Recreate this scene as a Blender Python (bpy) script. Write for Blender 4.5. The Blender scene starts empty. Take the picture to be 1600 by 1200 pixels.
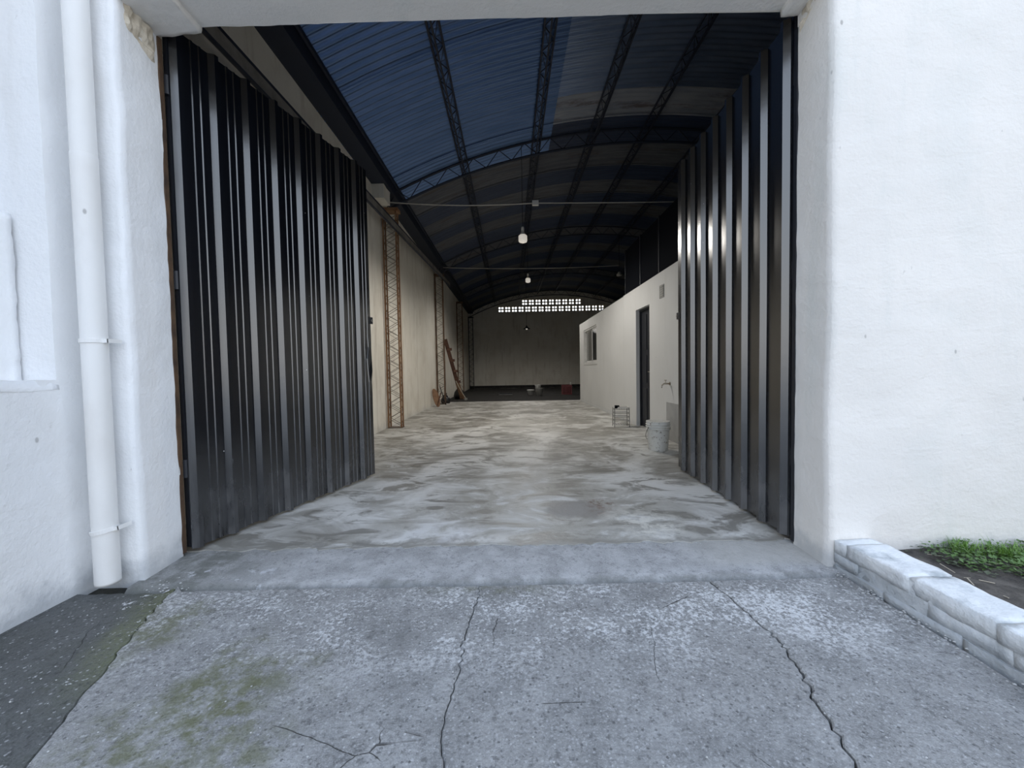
import bpy, math, random
from mathutils import Vector, Matrix, noise
random.seed(7)
scn = bpy.context.scene
col = scn.collection

# ------------------------------------------------------------------ camera
cam_d = bpy.data.cameras.new('camera'); cam = bpy.data.objects.new('camera', cam_d); col.objects.link(cam)
cam_d.sensor_width = 36.0; cam_d.sensor_fit = 'HORIZONTAL'; cam_d.lens = 612.0/1600*36
cam_d.clip_start = 0.02; cam_d.clip_end = 300
_p, _y, _r = math.radians(2.1), math.radians(0.28), 0.018
_f = Vector((math.sin(_y)*math.cos(_p), math.cos(_y)*math.cos(_p), -math.sin(_p)))
_r0 = Vector((math.cos(_y), -math.sin(_y), 0)); _u0 = _r0.cross(_f)
_rt = math.cos(_r)*_r0 - math.sin(_r)*_u0; _up = math.sin(_r)*_r0 + math.cos(_r)*_u0
cam.matrix_world = Matrix(((_rt.x, _up.x, -_f.x, 0), (_rt.y, _up.y, -_f.y, 0), (_rt.z, _up.z, -_f.z, 1.1), (0, 0, 0, 1)))
scn.camera = cam

# ------------------------------------------------------------------ sky (bright haze, no direct sun) and exposure
world = bpy.data.worlds.new('sky'); scn.world = world; world.use_nodes = True
_n = world.node_tree.nodes; _l = world.node_tree.links
_n.clear()
_o = _n.new('ShaderNodeOutputWorld'); _b = _n.new('ShaderNodeBackground'); _tc = _n.new('ShaderNodeTexCoord'); _sx = _n.new('ShaderNodeSeparateXYZ'); _cr = _n.new('ShaderNodeValToRGB')
_l.new(_tc.outputs['Generated'], _sx.inputs[0]); _l.new(_sx.outputs['Z'], _cr.inputs[0]); _l.new(_cr.outputs[0], _b.inputs['Color']); _l.new(_b.outputs[0], _o.inputs['Surface'])
_e = _cr.color_ramp.elements; _e[0].position = 0.0; _e[0].color = (1.0, .985, .95, 1); _e[1].position = 1.0; _e[1].color = (.48, .62, .90, 1)
_q = _cr.color_ramp.elements.new(.30); _q.color = (.77, .87, 1.0, 1)
_b.inputs['Strength'].default_value = 1.55
scn.view_settings.view_transform = 'Standard'; scn.view_settings.look = 'None'
scn.view_settings.gamma = 1.0; scn.view_settings.use_curve_mapping = False
scn.view_settings.exposure = 0.45

# ------------------------------------------------------------------ material kit
class NT:
    def __init__(s, name):
        s.m = bpy.data.materials.new(name); s.m.use_nodes = True
        s.t = s.m.node_tree; s.t.nodes.clear()
        s.out = s.t.nodes.new('ShaderNodeOutputMaterial'); s.b = s.t.nodes.new('ShaderNodeBsdfPrincipled')
        s.t.links.new(s.b.outputs[0], s.out.inputs['Surface'])
        s._pos = None
    def put(s, sock, v):
        if hasattr(v, 'is_linked') or isinstance(v, bpy.types.NodeSocket): s.t.links.new(v, sock)
        elif isinstance(v, (tuple, list)) and len(v) == 3 and sock.type == 'RGBA': sock.default_value = (*v, 1)
        else: sock.default_value = v
    def pos(s):
        if s._pos is None: s._pos = s.t.nodes.new('ShaderNodeNewGeometry').outputs['Position']
        return s._pos
    def obj(s): return s.t.nodes.new('ShaderNodeTexCoord').outputs['Object']
    def xyz(s, v=None):
        n = s.t.nodes.new('ShaderNodeSeparateXYZ'); s.put(n.inputs[0], v or s.pos()); return n.outputs
    def scale(s, v, sc, loc=(0, 0, 0)):
        n = s.t.nodes.new('ShaderNodeMapping'); s.put(n.inputs['Vector'], v); n.inputs['Scale'].default_value = sc; n.inputs['Location'].default_value = loc
        return n.outputs[0]
    def noise(s, sc, det=4, ro=0.55, vec=None, dist=0.0):
        n = s.t.nodes.new('ShaderNodeTexNoise'); s.put(n.inputs['Vector'], vec or s.pos())
        n.inputs['Scale'].default_value = sc; n.inputs['Detail'].default_value = det; n.inputs['Roughness'].default_value = ro; n.inputs['Distortion'].default_value = dist
        return n.outputs[0]
    def voro(s, sc, vec=None, feat='F1', out=0, rnd=1.0):
        n = s.t.nodes.new('ShaderNodeTexVoronoi'); n.feature = feat; s.put(n.inputs['Vector'], vec or s.pos())
        n.inputs['Scale'].default_value = sc; n.inputs['Randomness'].default_value = rnd; return n.outputs[out]
    def ramp(s, fac, a, b, c0=0.0, c1=1.0):
        n = s.t.nodes.new('ShaderNodeMapRange'); s.put(n.inputs[0], fac); n.interpolation_type = 'SMOOTHSTEP'
        n.inputs[1].default_value = a; n.inputs[2].default_value = b; n.inputs[3].default_value = c0; n.inputs[4].default_value = c1
        return n.outputs[0]
    def math(s, op, a, b=0.0, c=0.0):
        n = s.t.nodes.new('ShaderNodeMath'); n.operation = op; s.put(n.inputs[0], a); s.put(n.inputs[1], b); s.put(n.inputs[2], c); return n.outputs[0]
    def mul(s, a, b): return s.math('MULTIPLY', a, b)
    def mix(s, f, a, b):
        n = s.t.nodes.new('ShaderNodeMix'); n.data_type = 'RGBA'; s.put(n.inputs[0], f); s.put(n.inputs[6], a); s.put(n.inputs[7], b); return n.outputs[2]
    def blob(s, x, y, r0, r1, wob=0.0, sy=1.0):
        X = s.xyz()
        dx = s.math('SUBTRACT', X[0], x); dy = s.mul(s.math('SUBTRACT', X[1], y), sy)
        d = s.math('SQRT', s.math('ADD', s.mul(dx, dx), s.mul(dy, dy)))
        if wob: d = s.math('ADD', d, s.mul(s.math('SUBTRACT', s.noise(5, 4, .6), .5), wob))
        return s.ramp(d, r0, r1, 1.0, 0.0)
    def bump(s, h, dist=0.01, st=1.0, prev=None):
        n = s.t.nodes.new('ShaderNodeBump'); s.put(n.inputs['Height'], h); n.inputs['Distance'].default_value = dist; n.inputs['Strength'].default_value = st
        if prev: s.t.links.new(prev, n.inputs['Normal'])
        return n.outputs[0]
    def done(s, color, rough=0.6, normal=None, metal=0.0, ior=None, **kw):
        s.put(s.b.inputs['Base Color'], color); s.put(s.b.inputs['Roughness'], rough); s.put(s.b.inputs['Metallic'], metal)
        if ior: s.b.inputs['IOR'].default_value = ior
        for k, v in kw.items(): s.put(s.b.inputs[k], v)
        if normal: s.t.links.new(normal, s.b.inputs['Normal'])
        return s.m

def plain(name, c, rough=0.6, metal=0.0, var=0.15, sc=12, bump=0.0, ior=None):
    k = NT(name); v = k.obj(); n = k.noise(sc, 4, .6, v)
    a = tuple(max(0, x*(1-var)) for x in c); b = tuple(min(1, x*(1+var)) for x in c)
    return k.done(k.mix(n, a, b), rough, k.bump(n, bump) if bump else None, metal, ior)

M = {}
def m_plaster(name, c0, c1, dirt, dirty, stainlow=0.0, bumpd=0.012, fine=0.004):
    k = NT(name); p = k.pos()
    big = k.noise(0.9, 3, .5); mid = k.noise(4.5, 5, .6); st = k.noise(1.0, 4, .6, k.scale(p, (6, 6, .7)))
    c = k.mix(k.ramp(big, .3, .7), c0, c1)
    c = k.mix(k.mul(k.ramp(st, .52, .75), dirty), c, dirt)
    spots = k.ramp(k.voro(7.0, k.scale(p, (1, 1, .55)), 'F1'), .03, .07, 1.0, 0.0)
    gate = k.ramp(k.noise(1.7, 2, .5), .50, .60)
    c = k.mix(k.mul(k.mul(spots, gate), .55), c, (.18, .17, .16))
    scr = k.mul(k.ramp(k.noise(1.0, 4, .75, k.scale(p, (26, 26, 11))), .66, .72), k.ramp(k.noise(2.3, 3, .6, k.scale(p, (1, 1, 1), (5, 2, 1))), .50, .60))
    c = k.mix(k.mul(scr, .45), c, (.45, .43, .41))
    pat = k.ramp(k.noise(1.0, 4, .6, k.scale(p, (2.2, 2.2, 1.6), (1, 7, 3))), .52, .66); c = k.mix(k.mul(pat, .28*min(1, dirty*2)), c, dirt)
    if stainlow:
        z = k.math('ADD', k.xyz()[2], k.mul(k.math('SUBTRACT', k.noise(7, 5, .65), .5), .35))
        c = k.mix(k.mul(k.ramp(z, -.02, .16, 1, 0), stainlow), c, (.30, .33, .36))
    trowel = k.noise(1.0, 4, .55, k.scale(p, (3, 3, 7)), 0.6)
    nb = k.bump(trowel, bumpd*.55); nb = k.bump(mid, bumpd, 1, nb); nb = k.bump(k.noise(45, 4, .6), fine, 1, nb)
    return k.done(c, .75, nb)
M['plaster_out'] = m_plaster('white_lime_plaster', (.735, .708, .668), (.805, .772, .725), (.62, .64, .61), .35, .55, .009, .003)
M['plaster_in'] = m_plaster('grey_beige_plaster', (.80, .755, .66), (.88, .845, .76), (.60, .54, .45), .8, .25, .006, .002)
M['office_wall'] = m_plaster('office_white_paint', (.62, .622, .61), (.66, .662, .65), (.55, .545, .52), .25, .2, .002, .001)
M['plaster_cool'] = m_plaster('cool_white_plaster', (.84, .85, .86), (.87, .875, .88), (.72, .71, .69), .35, .55, .009, .003)

def m_apron(name, dark=False):
    k = NT(name); p = k.pos(); X = k.xyz()
    big = k.noise(1.6, 4, .6); mid = k.noise(6, 6, .65); fine = k.noise(60, 4, .7)
    if dark:
        c = k.mix(k.ramp(mid, .3, .7), (.05, .054, .052), (.12, .124, .12))
        c = k.mix(k.mul(k.ramp(k.noise(3.1, 5, .7), .45, .62), .6), c, (.045, .052, .036))
        jx = k.math('SUBTRACT', -1.006, k.mul(X[1], .385)); ds = k.math('ADD', k.math('SUBTRACT', jx, X[0]), k.mul(k.math('SUBTRACT', k.noise(6, 5, .7), .5), .22))
        edge = k.mul(k.ramp(ds, .03, .20, 1, 0), k.ramp(X[1], 1.2, 1.6)); c = k.mix(k.mul(edge, .8), c, (.15, .165, .075))
    else:
        c = k.mix(k.ramp(mid, .28, .72), (.225, .226, .222), (.405, .405, .398))
        c = k.mix(k.ramp(big, .35, .7, 0, .55), c, (.31, .302, .288))
    ag = k.voro(70); agc = k.voro(70, out=1); hue = k.xyz(agc)
    dots = k.mul(k.ramp(ag, .25, .38, 1, 0), k.ramp(hue[0], .72, .80))
    c = k.mix(k.mul(dots, .55), c, (.60, .60, .61))
    dk = k.mul(k.ramp(ag, .22, .40, 1, 0), k.ramp(hue[1], .80, .86))
    c = k.mix(k.mul(dk, .7), c, (.05, .05, .052))
    c = k.mix(k.mul(k.ramp(fine, .35, .7, .35, 0), 1.0), c, (.13, .13, .13))
    gr = k.noise(150, 3, .75); gr2 = k.noise(38, 5, .8)
    c = k.mix(k.mul(k.ramp(gr, .50, .68), .55), c, (.50, .50, .50) if not dark else (.16, .165, .16))
    c = k.mix(k.mul(k.ramp(gr2, .36, .48, 1, 0), .65), c, (.10, .10, .10) if not dark else (.025, .027, .025))
    # lime and paint splashes in front of the threshold
    band = k.mul(k.ramp(X[1], 1.25, 1.72), k.ramp(X[1], 1.93, 2.02, 1, .35)) if not dark else .55
    wob = k.math('ADD', k.mul(k.noise(2.6, 3, .6), .38), k.mul(k.noise(48, 5, .8), .62))
    sp = k.mul(k.ramp(wob, .50, .585), band)
    if dark: sp = k.ramp(k.math('ADD', k.mul(k.noise(3.5, 2, .5), .25), k.mul(k.noise(26, 3, .7), .75)), .615, .65)
    c = k.mix(k.mul(sp, .75), c, (.76, .765, .77))
    fl = k.mul(k.ramp(k.voro(24), .06, .12, 1, 0), k.ramp(k.xyz(k.voro(24, out=1))[2], .72, .78))
    c = k.mix(k.mul(fl, .85), c, (.8, .8, .8))
    if not dark:
        g = k.math('MAXIMUM', k.blob(-1.05, 1.27, .06, .42, .75), k.mul(k.blob(-1.62, 1.7, .02, .30, .6), .9))
        g = k.math('MAXIMUM', g, k.mul(k.blob(-.1, 1.97, .0, .6, .3, 6), .5))
        gm = k.mul(g, k.ramp(k.noise(14, 5, .7), .38, .60))
        c = k.mix(k.mul(gm, .85), c, (.125, .13, .06))
        bl = k.mul(k.blob(-.55, 1.62, .0, .22, .4), k.ramp(mid, .4, .6))
        c = k.mix(k.mul(bl, .6), c, (.10, .10, .095))
    # hairline cracks
    w = k.math('ADD', X[0], k.mul(k.noise(5, 4, .6), .10))
    cv = k.t.nodes.new('ShaderNodeCombineXYZ'); k.put(cv.inputs[0], w); k.put(cv.inputs[1], X[1])
    hc = k.voro(1.35, cv.outputs[0], 'DISTANCE_TO_EDGE')
    hcm = k.mul(k.ramp(hc, .0006, .0022, 1, 0), k.ramp(k.noise(2.2, 2, .5), .54, .6))
    c = k.mix(k.mul(hcm, .75), c, (.035, .035, .035))
    h = k.math('ADD', k.mul(fine, .5), k.math('ADD', mid, k.mul(ag, -.35)))
    nb = k.bump(h, .006, 1); nb = k.bump(gr2, .006, 1, nb); nb = k.bump(hcm, -.006, 1, nb)
    return k.done(c, k.ramp(mid, .3, .7, .45, .7) if dark else .78, nb)
M['apron'] = m_apron('weathered_concrete'); M['apron_dark'] = m_apron('damp_mossy_concrete', True)

def m_floor():
    k = NT('trowelled_cement_floor'); p = k.pos(); X = k.xyz()
    a = k.noise(1.0, 5, .6, k.scale(p, (1.1, .9, 1)), 0.8); b = k.noise(1.0, 4, .55, k.scale(p, (.55, .45, 1), (3, 1, 0)), .5)
    s = k.noise(1.0, 6, .65, k.scale(p, (2.0, 3.6, 1)), 1.2)
    c = k.mix(k.ramp(a, .38, .62), (.33, .318, .285), (.72, .715, .685))
    c = k.mix(k.mul(k.ramp(b, .45, .60), .6), c, (.36, .345, .305))
    c = k.mix(k.mul(k.ramp(s, .51, .64), .6), c, (.78, .78, .76))
    c = k.mix(k.mul(k.ramp(s, .38, .49, 1, 0), .8), c, (.20, .19, .165))
    st = k.blob(.50, 3.03, .16, .27, .30, 1.0)
    c = k.mix(k.mul(st, .85), c, (.24, .228, .212))
    rb = k.mul(k.blob(.72, 3.1, .03, .2, .3, .8), k.ramp(k.noise(18, 4, .7), .45, .6))
    c = k.mix(k.mul(rb, .8), c, (.15, .085, .06))
    w1 = k.mul(k.blob(.95, 2.75, .05, .36, .5, .75), k.ramp(k.noise(9, 5, .7), .42, .56))
    c = k.mix(k.mul(w1, .7), c, (.78, .76, .69))
    w2 = k.mul(k.blob(-.45, 2.62, .1, .55, .5, 2.0), k.ramp(k.noise(4, 4, .6), .35, .6))
    c = k.mix(k.mul(w2, .6), c, (.76, .76, .77))
    fr = k.math('MAXIMUM', k.mul(k.ramp(X[1], 2.42, 2.75, 1, 0), k.ramp(k.noise(7, 5, .7), .50, .62)), k.mul(k.ramp(k.math('ADD', X[1], k.mul(k.math('SUBTRACT', k.noise(6, 5, .7), .5), .16)), 2.43, 2.50, 1, 0), .9))
    c = k.mix(k.mul(fr, .75), c, (.24, .232, .21))
    nb = k.bump(s, .006); nb = k.bump(k.noise(30, 4, .6), .0025, 1, nb)
    return k.done(c, k.ramp(s, .35, .65, .45, .65), nb)
M['floor'] = m_floor()
M['ramp'] = None
def m_ramp():
    k = NT('threshold_ramp_concrete'); X = k.xyz(); mid = k.noise(7, 6, .65); fine = k.noise(70, 4, .7); ag = k.voro(80)
    c = k.mix(k.ramp(mid, .3, .7), (.29, .29, .288), (.46, .46, .46))
    c = k.mix(k.mul(k.ramp(ag, .2, .36, 1, 0), .3), c, (.45, .45, .46))
    gr = k.noise(150, 3, .75); gr2 = k.noise(34, 5, .8)
    c = k.mix(k.mul(k.ramp(gr, .50, .68), .5), c, (.62, .62, .63)); c = k.mix(k.mul(k.ramp(gr2, .36, .48, 1, 0), .55), c, (.16, .16, .16))
    e = k.ramp(k.math('ADD', X[1], k.mul(k.math('SUBTRACT', mid, .5), .16)), 2.00, 2.10, 1, 0)
    c = k.mix(k.mul(e, .8), c, (.15, .152, .14))
    d2 = k.mul(k.ramp(X[0], -1.2, -1.75), k.ramp(mid, .35, .6)); c = k.mix(k.mul(d2, .8), c, (.11, .115, .10))
    cl = k.mul(k.ramp(X[0], .9, 1.3), k.ramp(X[1], 2.1, 2.2)); c = k.mix(k.mul(cl, .6), c, (.46, .45, .42))
    pt = k.mul(k.ramp(k.noise(9, 4, .7), .60, .68), k.ramp(X[0], -1.0, -1.5)); c = k.mix(k.mul(pt, .7), c, (.6, .61, .64))
    return k.done(c, .75, k.bump(k.math('ADD', mid, k.mul(fine, .4)), .008))
M['ramp'] = m_ramp()
def m_earth(name, c0, c1, bumpd=.03):
    k = NT(name); n = k.noise(9, 6, .7); return k.done(k.mix(k.ramp(n, .3, .7), c0, c1), .95, k.bump(n, bumpd))
M['dirt_floor'] = m_earth('blackened_bare_ground', (.012, .012, .013), (.05, .048, .046), .02)
M['soil'] = m_earth('dark_garden_soil', (.035, .030, .026), (.13, .115, .10))
M['joint'] = m_earth('dirt_in_the_joints', (.015, .015, .013), (.05, .05, .04))
M['street'] = m_earth('pale_street_paving', (.38, .37, .35), (.48, .47, .45), .01)

def m_gate(name):
    k = NT(name); v = k.pos(); X = k.xyz()
    z = X[2]; n1 = k.noise(1.0, 5, .65, k.scale(v, (14, 14, 3.0))); n2 = k.noise(5, 5, .6)
    zz = k.math('ADD', z, k.mul(k.math('SUBTRACT', n2, .5), .9))
    dust = k.mul(k.ramp(zz, -.1, .5, 1, 0), k.ramp(n1, .35, .68))
    c = k.mix(k.mul(dust, .6), (.003, .004, .007), (.07, .075, .085))
    sc = k.mul(k.ramp(k.noise(1.0, 3, .8, k.scale(v, (60, 60, 5))), .68, .74), k.ramp(z, .1, 1.2, 1, 0))
    c = k.mix(k.mul(sc, .35), c, (.2, .2, .21))
    fl = k.mul(k.ramp(k.voro(13), .035, .055, 1, 0), k.ramp(k.xyz(k.voro(13, out=1))[0], .9, .93)); c = k.mix(fl, c, (.5, .5, .5))
    nb = k.bump(k.noise(3.5, 3, .5), .0015)
    return k.done(c, k.math('ADD', .22, k.mul(dust, .4)), nb, 0.0, 2.1)
M['gate'] = m_gate('black_gloss_gate_paint')
M['dark_steel'] = plain('black_painted_steel', (.012, .014, .020), .45, 0, .3)
def m_rust(name, a, b, sc=9):
    k = NT(name); n = k.noise(sc, 5, .65); return k.done(k.mix(k.ramp(n, .3, .7), a, b), .8, k.bump(k.noise(60, 3, .6), .002))
M['rust'] = m_rust('orange_rusted_steel', (.22, .10, .045), (.36, .21, .11), 4)
M['lacing'] = m_rust('grey_brown_rods', (.13, .105, .08), (.22, .18, .14), 4)
M['rust_hinge'] = m_rust('dark_rusty_hinge_iron', (.05, .03, .02), (.13, .075, .04), 5)
M['rust_dark'] = m_rust('brown_rusted_steel', (.10, .055, .03), (.20, .12, .07), 4)
M['rail'] = m_rust('grey_weathered_rail', (.16, .15, .135), (.30, .28, .25), 3)
def m_sheet(name, c0, c1, rough=.5, spec=.5, streak=None, metal=0.0):
    k = NT(name); p = k.pos()
    n = k.noise(1.0, 5, .65, k.scale(p, (1.2, 9, 1.2))); c = k.mix(k.ramp(n, .3, .7), c0, c1)
    if streak: c = k.mix(k.mul(k.ramp(k.noise(1.0, 5, .7, k.scale(p, (.9, 5, .9), (4, 0, 0))), .52, .66), .8), c, streak)
    return k.done(c, rough, None, metal, None)
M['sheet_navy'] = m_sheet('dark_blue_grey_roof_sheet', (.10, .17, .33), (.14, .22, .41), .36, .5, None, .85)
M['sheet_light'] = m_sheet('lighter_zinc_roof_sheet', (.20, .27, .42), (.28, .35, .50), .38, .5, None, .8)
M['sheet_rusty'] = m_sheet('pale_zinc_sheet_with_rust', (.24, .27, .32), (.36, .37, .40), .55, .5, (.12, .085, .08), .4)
M['sheet_dark'] = m_sheet('very_dark_roof_sheet', (.018, .030, .064), (.034, .05, .095))  # much darker blue than the other roof sheets
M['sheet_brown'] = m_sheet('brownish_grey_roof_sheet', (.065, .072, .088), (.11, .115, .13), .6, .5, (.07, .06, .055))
M['truss'] = plain('dark_roof_steel', (.012, .018, .036), .6)
k = NT('flat_black_sheet'); M['black'] = k.done((.003, .004, .007), .9, None, **{'Specular IOR Level': .08})
M['pvc'] = m_plaster('painted_white_pipe', (.80, .79, .77), (.84, .84, .83), (.62, .58, .55), .3, .0, .001, .001)
M['white_paint_brick'] = m_plaster('whitewashed_brick', (.70, .72, .73), (.80, .81, .81), (.36, .39, .40), .95, .7, .02, .006)
M['bare_plaster'] = m_rust('crumbling_beige_render', (.50, .43, .33), (.68, .62, .52), 14)
M['cement_patch'] = m_rust('grey_cement_render', (.33, .33, .325), (.40, .40, .39), 4)
M['alu'] = plain('white_window_aluminium', (.70, .70, .68), .4)
k = NT('glass_before_grey_blind'); M['pane_blind'] = k.done((.16, .16, .15), .08, None, 0, 1.5)
k = NT('dark_window_glass'); M['glass'] = k.done((.02, .022, .024), .05, None, 0, 1.5)
M['lamp_white'] = plain('milky_lamp_plastic', (.74, .72, .66), .35)
k = NT('milky_bulb_added_glow'); M['bulb_glow'] = k.done((.8, .78, .72), .35, None, **{'Emission Color': (1.0, .93, .82), 'Emission Strength': .3})  # faint glow added to bulbs that are switched off
M['lamp_base'] = plain('lamp_base_plastic', (.55, .53, .48), .4)
M['cable'] = plain('pale_electric_cable', (.50, .47, .42), .6)
M['black_cord'] = plain('black_cord', (.01, .01, .012), .6)
M['box_white'] = plain('junction_box_plastic', (.72, .70, .65), .5)
def m_bucket():
    k = NT('dirty_white_plastic'); v = k.obj(); n = k.noise(14, 5, .7, v)
    c = k.mix(k.ramp(n, .56, .68), (.66, .66, .63), (.28, .25, .2))
    c = k.mix(k.mul(k.ramp(k.noise(30, 3, .7, v), .62, .68), .9), c, (.10, .06, .04))
    return k.done(c, .45)
M['bucket'] = m_bucket()
M['brass'] = plain('tap_metal', (.42, .38, .32), .35, .8)
M['wire'] = plain('grey_wire', (.16, .16, .155), .5, .4)
M['wood'] = m_rust('reddish_brown_timber', (.075, .035, .025), (.15, .075, .05), 8)
M['wood_light'] = m_rust('orange_brown_timber', (.20, .11, .06), (.33, .19, .11), 8)
M['stick'] = plain('pale_wood_stick', (.42, .37, .29), .7)
M['bag'] = plain('black_plastic_bag', (.012, .012, .014), .35, 0, .3, 8)
M['red'] = plain('faded_red_plastic', (.15, .035, .038), .5)
M['grey_plastic'] = plain('grey_plastic', (.30, .30, .28), .5)
M['leaf'] = None
def m_leaf(name, a, b):
    k = NT(name); n = k.noise(20, 3, .6); return k.done(k.mix(n, a, b), .55, None)
M['leaf'] = m_leaf('weed_green', (.05, .11, .028), (.12, .21, .05)); M['leaf2'] = m_leaf('grass_green', (.10, .22, .03), (.19, .33, .06))
M['leaf3'] = m_leaf('dull_leaf', (.045, .07, .035), (.09, .10, .06))
M['blockgrey'] = plain('breeze_block_concrete', (.62, .55, .40), .85)
M['pebble'] = plain('pale_pebble', (.45, .45, .44), .8, 0, .3)
M['opposite'] = m_plaster('opposite_house_render', (.66, .60, .52), (.74, .68, .60), (.5, .45, .4), .3)
M['roof_tile'] = m_rust('opposite_roof_tile', (.30, .12, .07), (.40, .18, .11), 3)

# ------------------------------------------------------------------ mesh kit
class MB:
    def __init__(s): s.v = []; s.f = []
    def add(s, vs, fs):
        o = len(s.v); s.v += [tuple(v) for v in vs]; s.f += [tuple(i+o for i in f) for f in fs]; return s
    def box(s, x0, x1, y0, y1, z0, z1):
        return s.add([(x0,y0,z0),(x1,y0,z0),(x1,y1,z0),(x0,y1,z0),(x0,y0,z1),(x1,y0,z1),(x1,y1,z1),(x0,y1,z1)],
                     [(0,3,2,1),(4,5,6,7),(0,1,5,4),(1,2,6,5),(2,3,7,6),(3,0,4,7)])
    def tube(s, pts, r, n=6, cap=True):
        pts = [Vector(p) for p in pts]; rs = r if isinstance(r, (list, tuple)) else [r]*len(pts)
        vs = []; m = len(pts)
        for i, p in enumerate(pts):
            d = (pts[min(i+1, m-1)]-pts[max(i-1, 0)]).normalized()
            a = Vector((0, 0, 1)) if abs(d.z) < .9 else Vector((1, 0, 0))
            u = d.cross(a).normalized(); w = d.cross(u)
            for j in range(n):
                t = 2*math.pi*j/n; vs.append(p+(u*math.cos(t)+w*math.sin(t))*rs[i])
        fs = [(i*n+j, i*n+(j+1) % n, (i+1)*n+(j+1) % n, (i+1)*n+j) for i in range(m-1) for j in range(n)]
        if cap: fs += [tuple(range(n))[::-1], tuple(range((m-1)*n, m*n))]
        return s.add(vs, fs)
    def bar(s, p0, p1, w, h):       # square bar between two points
        p0, p1 = Vector(p0), Vector(p1); d = (p1-p0).normalized()
        a = Vector((0, 0, 1)) if abs(d.z) < .9 else Vector((0, 1, 0))
        u = d.cross(a).normalized()*w/2; v = u.normalized().cross(d)*h/2
        vs = [p+q for p in (p0, p1) for q in (u+v, u-v, -u-v, -u+v)]
        return s.add(vs, [(0,1,2,3),(7,6,5,4),(0,4,5,1),(1,5,6,2),(2,6,7,3),(3,7,4,0)])
    def lathe(s, prof, n=20, c=(0, 0, 0)):
        vs = [(c[0]+r*math.cos(2*math.pi*j/n), c[1]+r*math.sin(2*math.pi*j/n), c[2]+z) for r, z in prof for j in range(n)]
        m = len(prof)
        fs = [(i*n+j, i*n+(j+1) % n, (i+1)*n+(j+1) % n, (i+1)*n+j) for i in range(m-1) for j in range(n)]
        return s.add(vs, fs)
    def prism(s, poly, y0, y1):      # polygon in x-z pushed along y
        n = len(poly); vs = [(x, y0, z) for x, z in poly]+[(x, y1, z) for x, z in poly]
        return s.add(vs, [tuple(range(n)), tuple(range(2*n-1, n-1, -1))]+[(i, i+n, (i+1) % n+n, (i+1) % n) for i in range(n)])
    def slab(s, poly, z0, z1, bev=.006):     # polygon in x-y with a small bevelled rim (poly counter-clockwise)
        n = len(poly); cx = sum(p[0] for p in poly)/n; cy = sum(p[1] for p in poly)/n
        vs = [(x, y, z0) for x, y in poly]+[(x, y, z1-bev) for x, y in poly]
        ins = []
        for i in range(n):
            a, b, c = Vector(poly[i-1]), Vector(poly[i]), Vector(poly[(i+1) % n])
            e1 = (b-a).normalized(); e2 = (c-b).normalized(); nrm = Vector((-(e1.y+e2.y), e1.x+e2.x)); nrm = nrm.normalized() if nrm.length > 1e-6 else Vector((0, 0))
            q = b+nrm*bev; ins.append((q.x, q.y, z1))
        vs += ins
        fs = [(i, (i+1) % n, (i+1) % n+n, i+n) for i in range(n)]+[(i+n, (i+1) % n+n, (i+1) % n+2*n, i+2*n) for i in range(n)]
        fs.append(tuple(range(2*n, 3*n)))
        return s.add(vs, fs)
    def grid_box(s, x0, x1, y0, y1, z0, z1, st, faces='-x+x-y+y-z+z'):
        def axis(a, b): n = max(1, round((b-a)/st)); return [a+(b-a)*i/n for i in range(n+1)]
        X, Y, Z = axis(x0, x1), axis(y0, y1), axis(z0, z1); idx = {}
        def V(p):
            if p not in idx: idx[p] = len(s.v); s.v.append(p)
            return idx[p]
        def face(A, B, fn, flip):
            for i in range(len(A)-1):
                for j in range(len(B)-1):
                    q = [V(fn(A[i], B[j])), V(fn(A[i+1], B[j])), V(fn(A[i+1], B[j+1])), V(fn(A[i], B[j+1]))]
                    s.f.append(tuple(q[::-1] if flip else q))
        for fa in [faces[i:i+2] for i in range(0, len(faces), 2)]:
            c = {'-x': x0, '+x': x1, '-y': y0, '+y': y1, '-z': z0, '+z': z1}[fa]; pos = fa[0] == '+'
            if fa[1] == 'x': face(Y, Z, lambda a, b: (c, a, b), not pos)
            if fa[1] == 'y': face(X, Z, lambda a, b: (a, c, b), pos)
            if fa[1] == 'z': face(X, Y, lambda a, b: (a, b, c), not pos)
        return s
    def rough(s, amp=.006, freq=4.0, amp2=.0, freq2=25.0, seed=0):
        o = Vector((seed*3.1, seed*1.7, seed))
        s.v = [tuple(Vector(p)+noise.noise_vector(Vector(p)*freq+o)*amp+(noise.noise_vector(Vector(p)*freq2+o)*amp2 if amp2 else Vector())) for p in s.v]
        return s
    def mesh(s, name, mat, smooth=False):
        me = bpy.data.meshes.new(name); me.from_pydata(s.v, [], s.f); me.update()
        if mat: me.materials.append(M[mat] if isinstance(mat, str) else mat)
        if smooth: me.polygons.foreach_set('use_smooth', [True]*len(me.polygons))
        return me
    def build(s, name, mat, parent=None, smooth=False):
        return link(name, s.mesh(name, mat, smooth), parent)
def link(name, me, parent=None, loc=None):
    o = bpy.data.objects.new(name, me); col.objects.link(o)
    if parent: o.parent = parent
    if loc: o.location = loc
    return o
def tag(o, label=None, cat=None, group=None, kind=None):
    if label: o['label'] = label
    if cat: o['category'] = cat
    if group: o['group'] = group
    if kind: o['kind'] = kind
    return o
def thing(name, label, cat, loc=(0, 0, 0), rz=0.0, group=None, kind=None):
    o = link(name, None, None, loc); o.rotation_euler.z = rz; o.empty_display_size = .1
    return tag(o, label, cat, group, kind)

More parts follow.
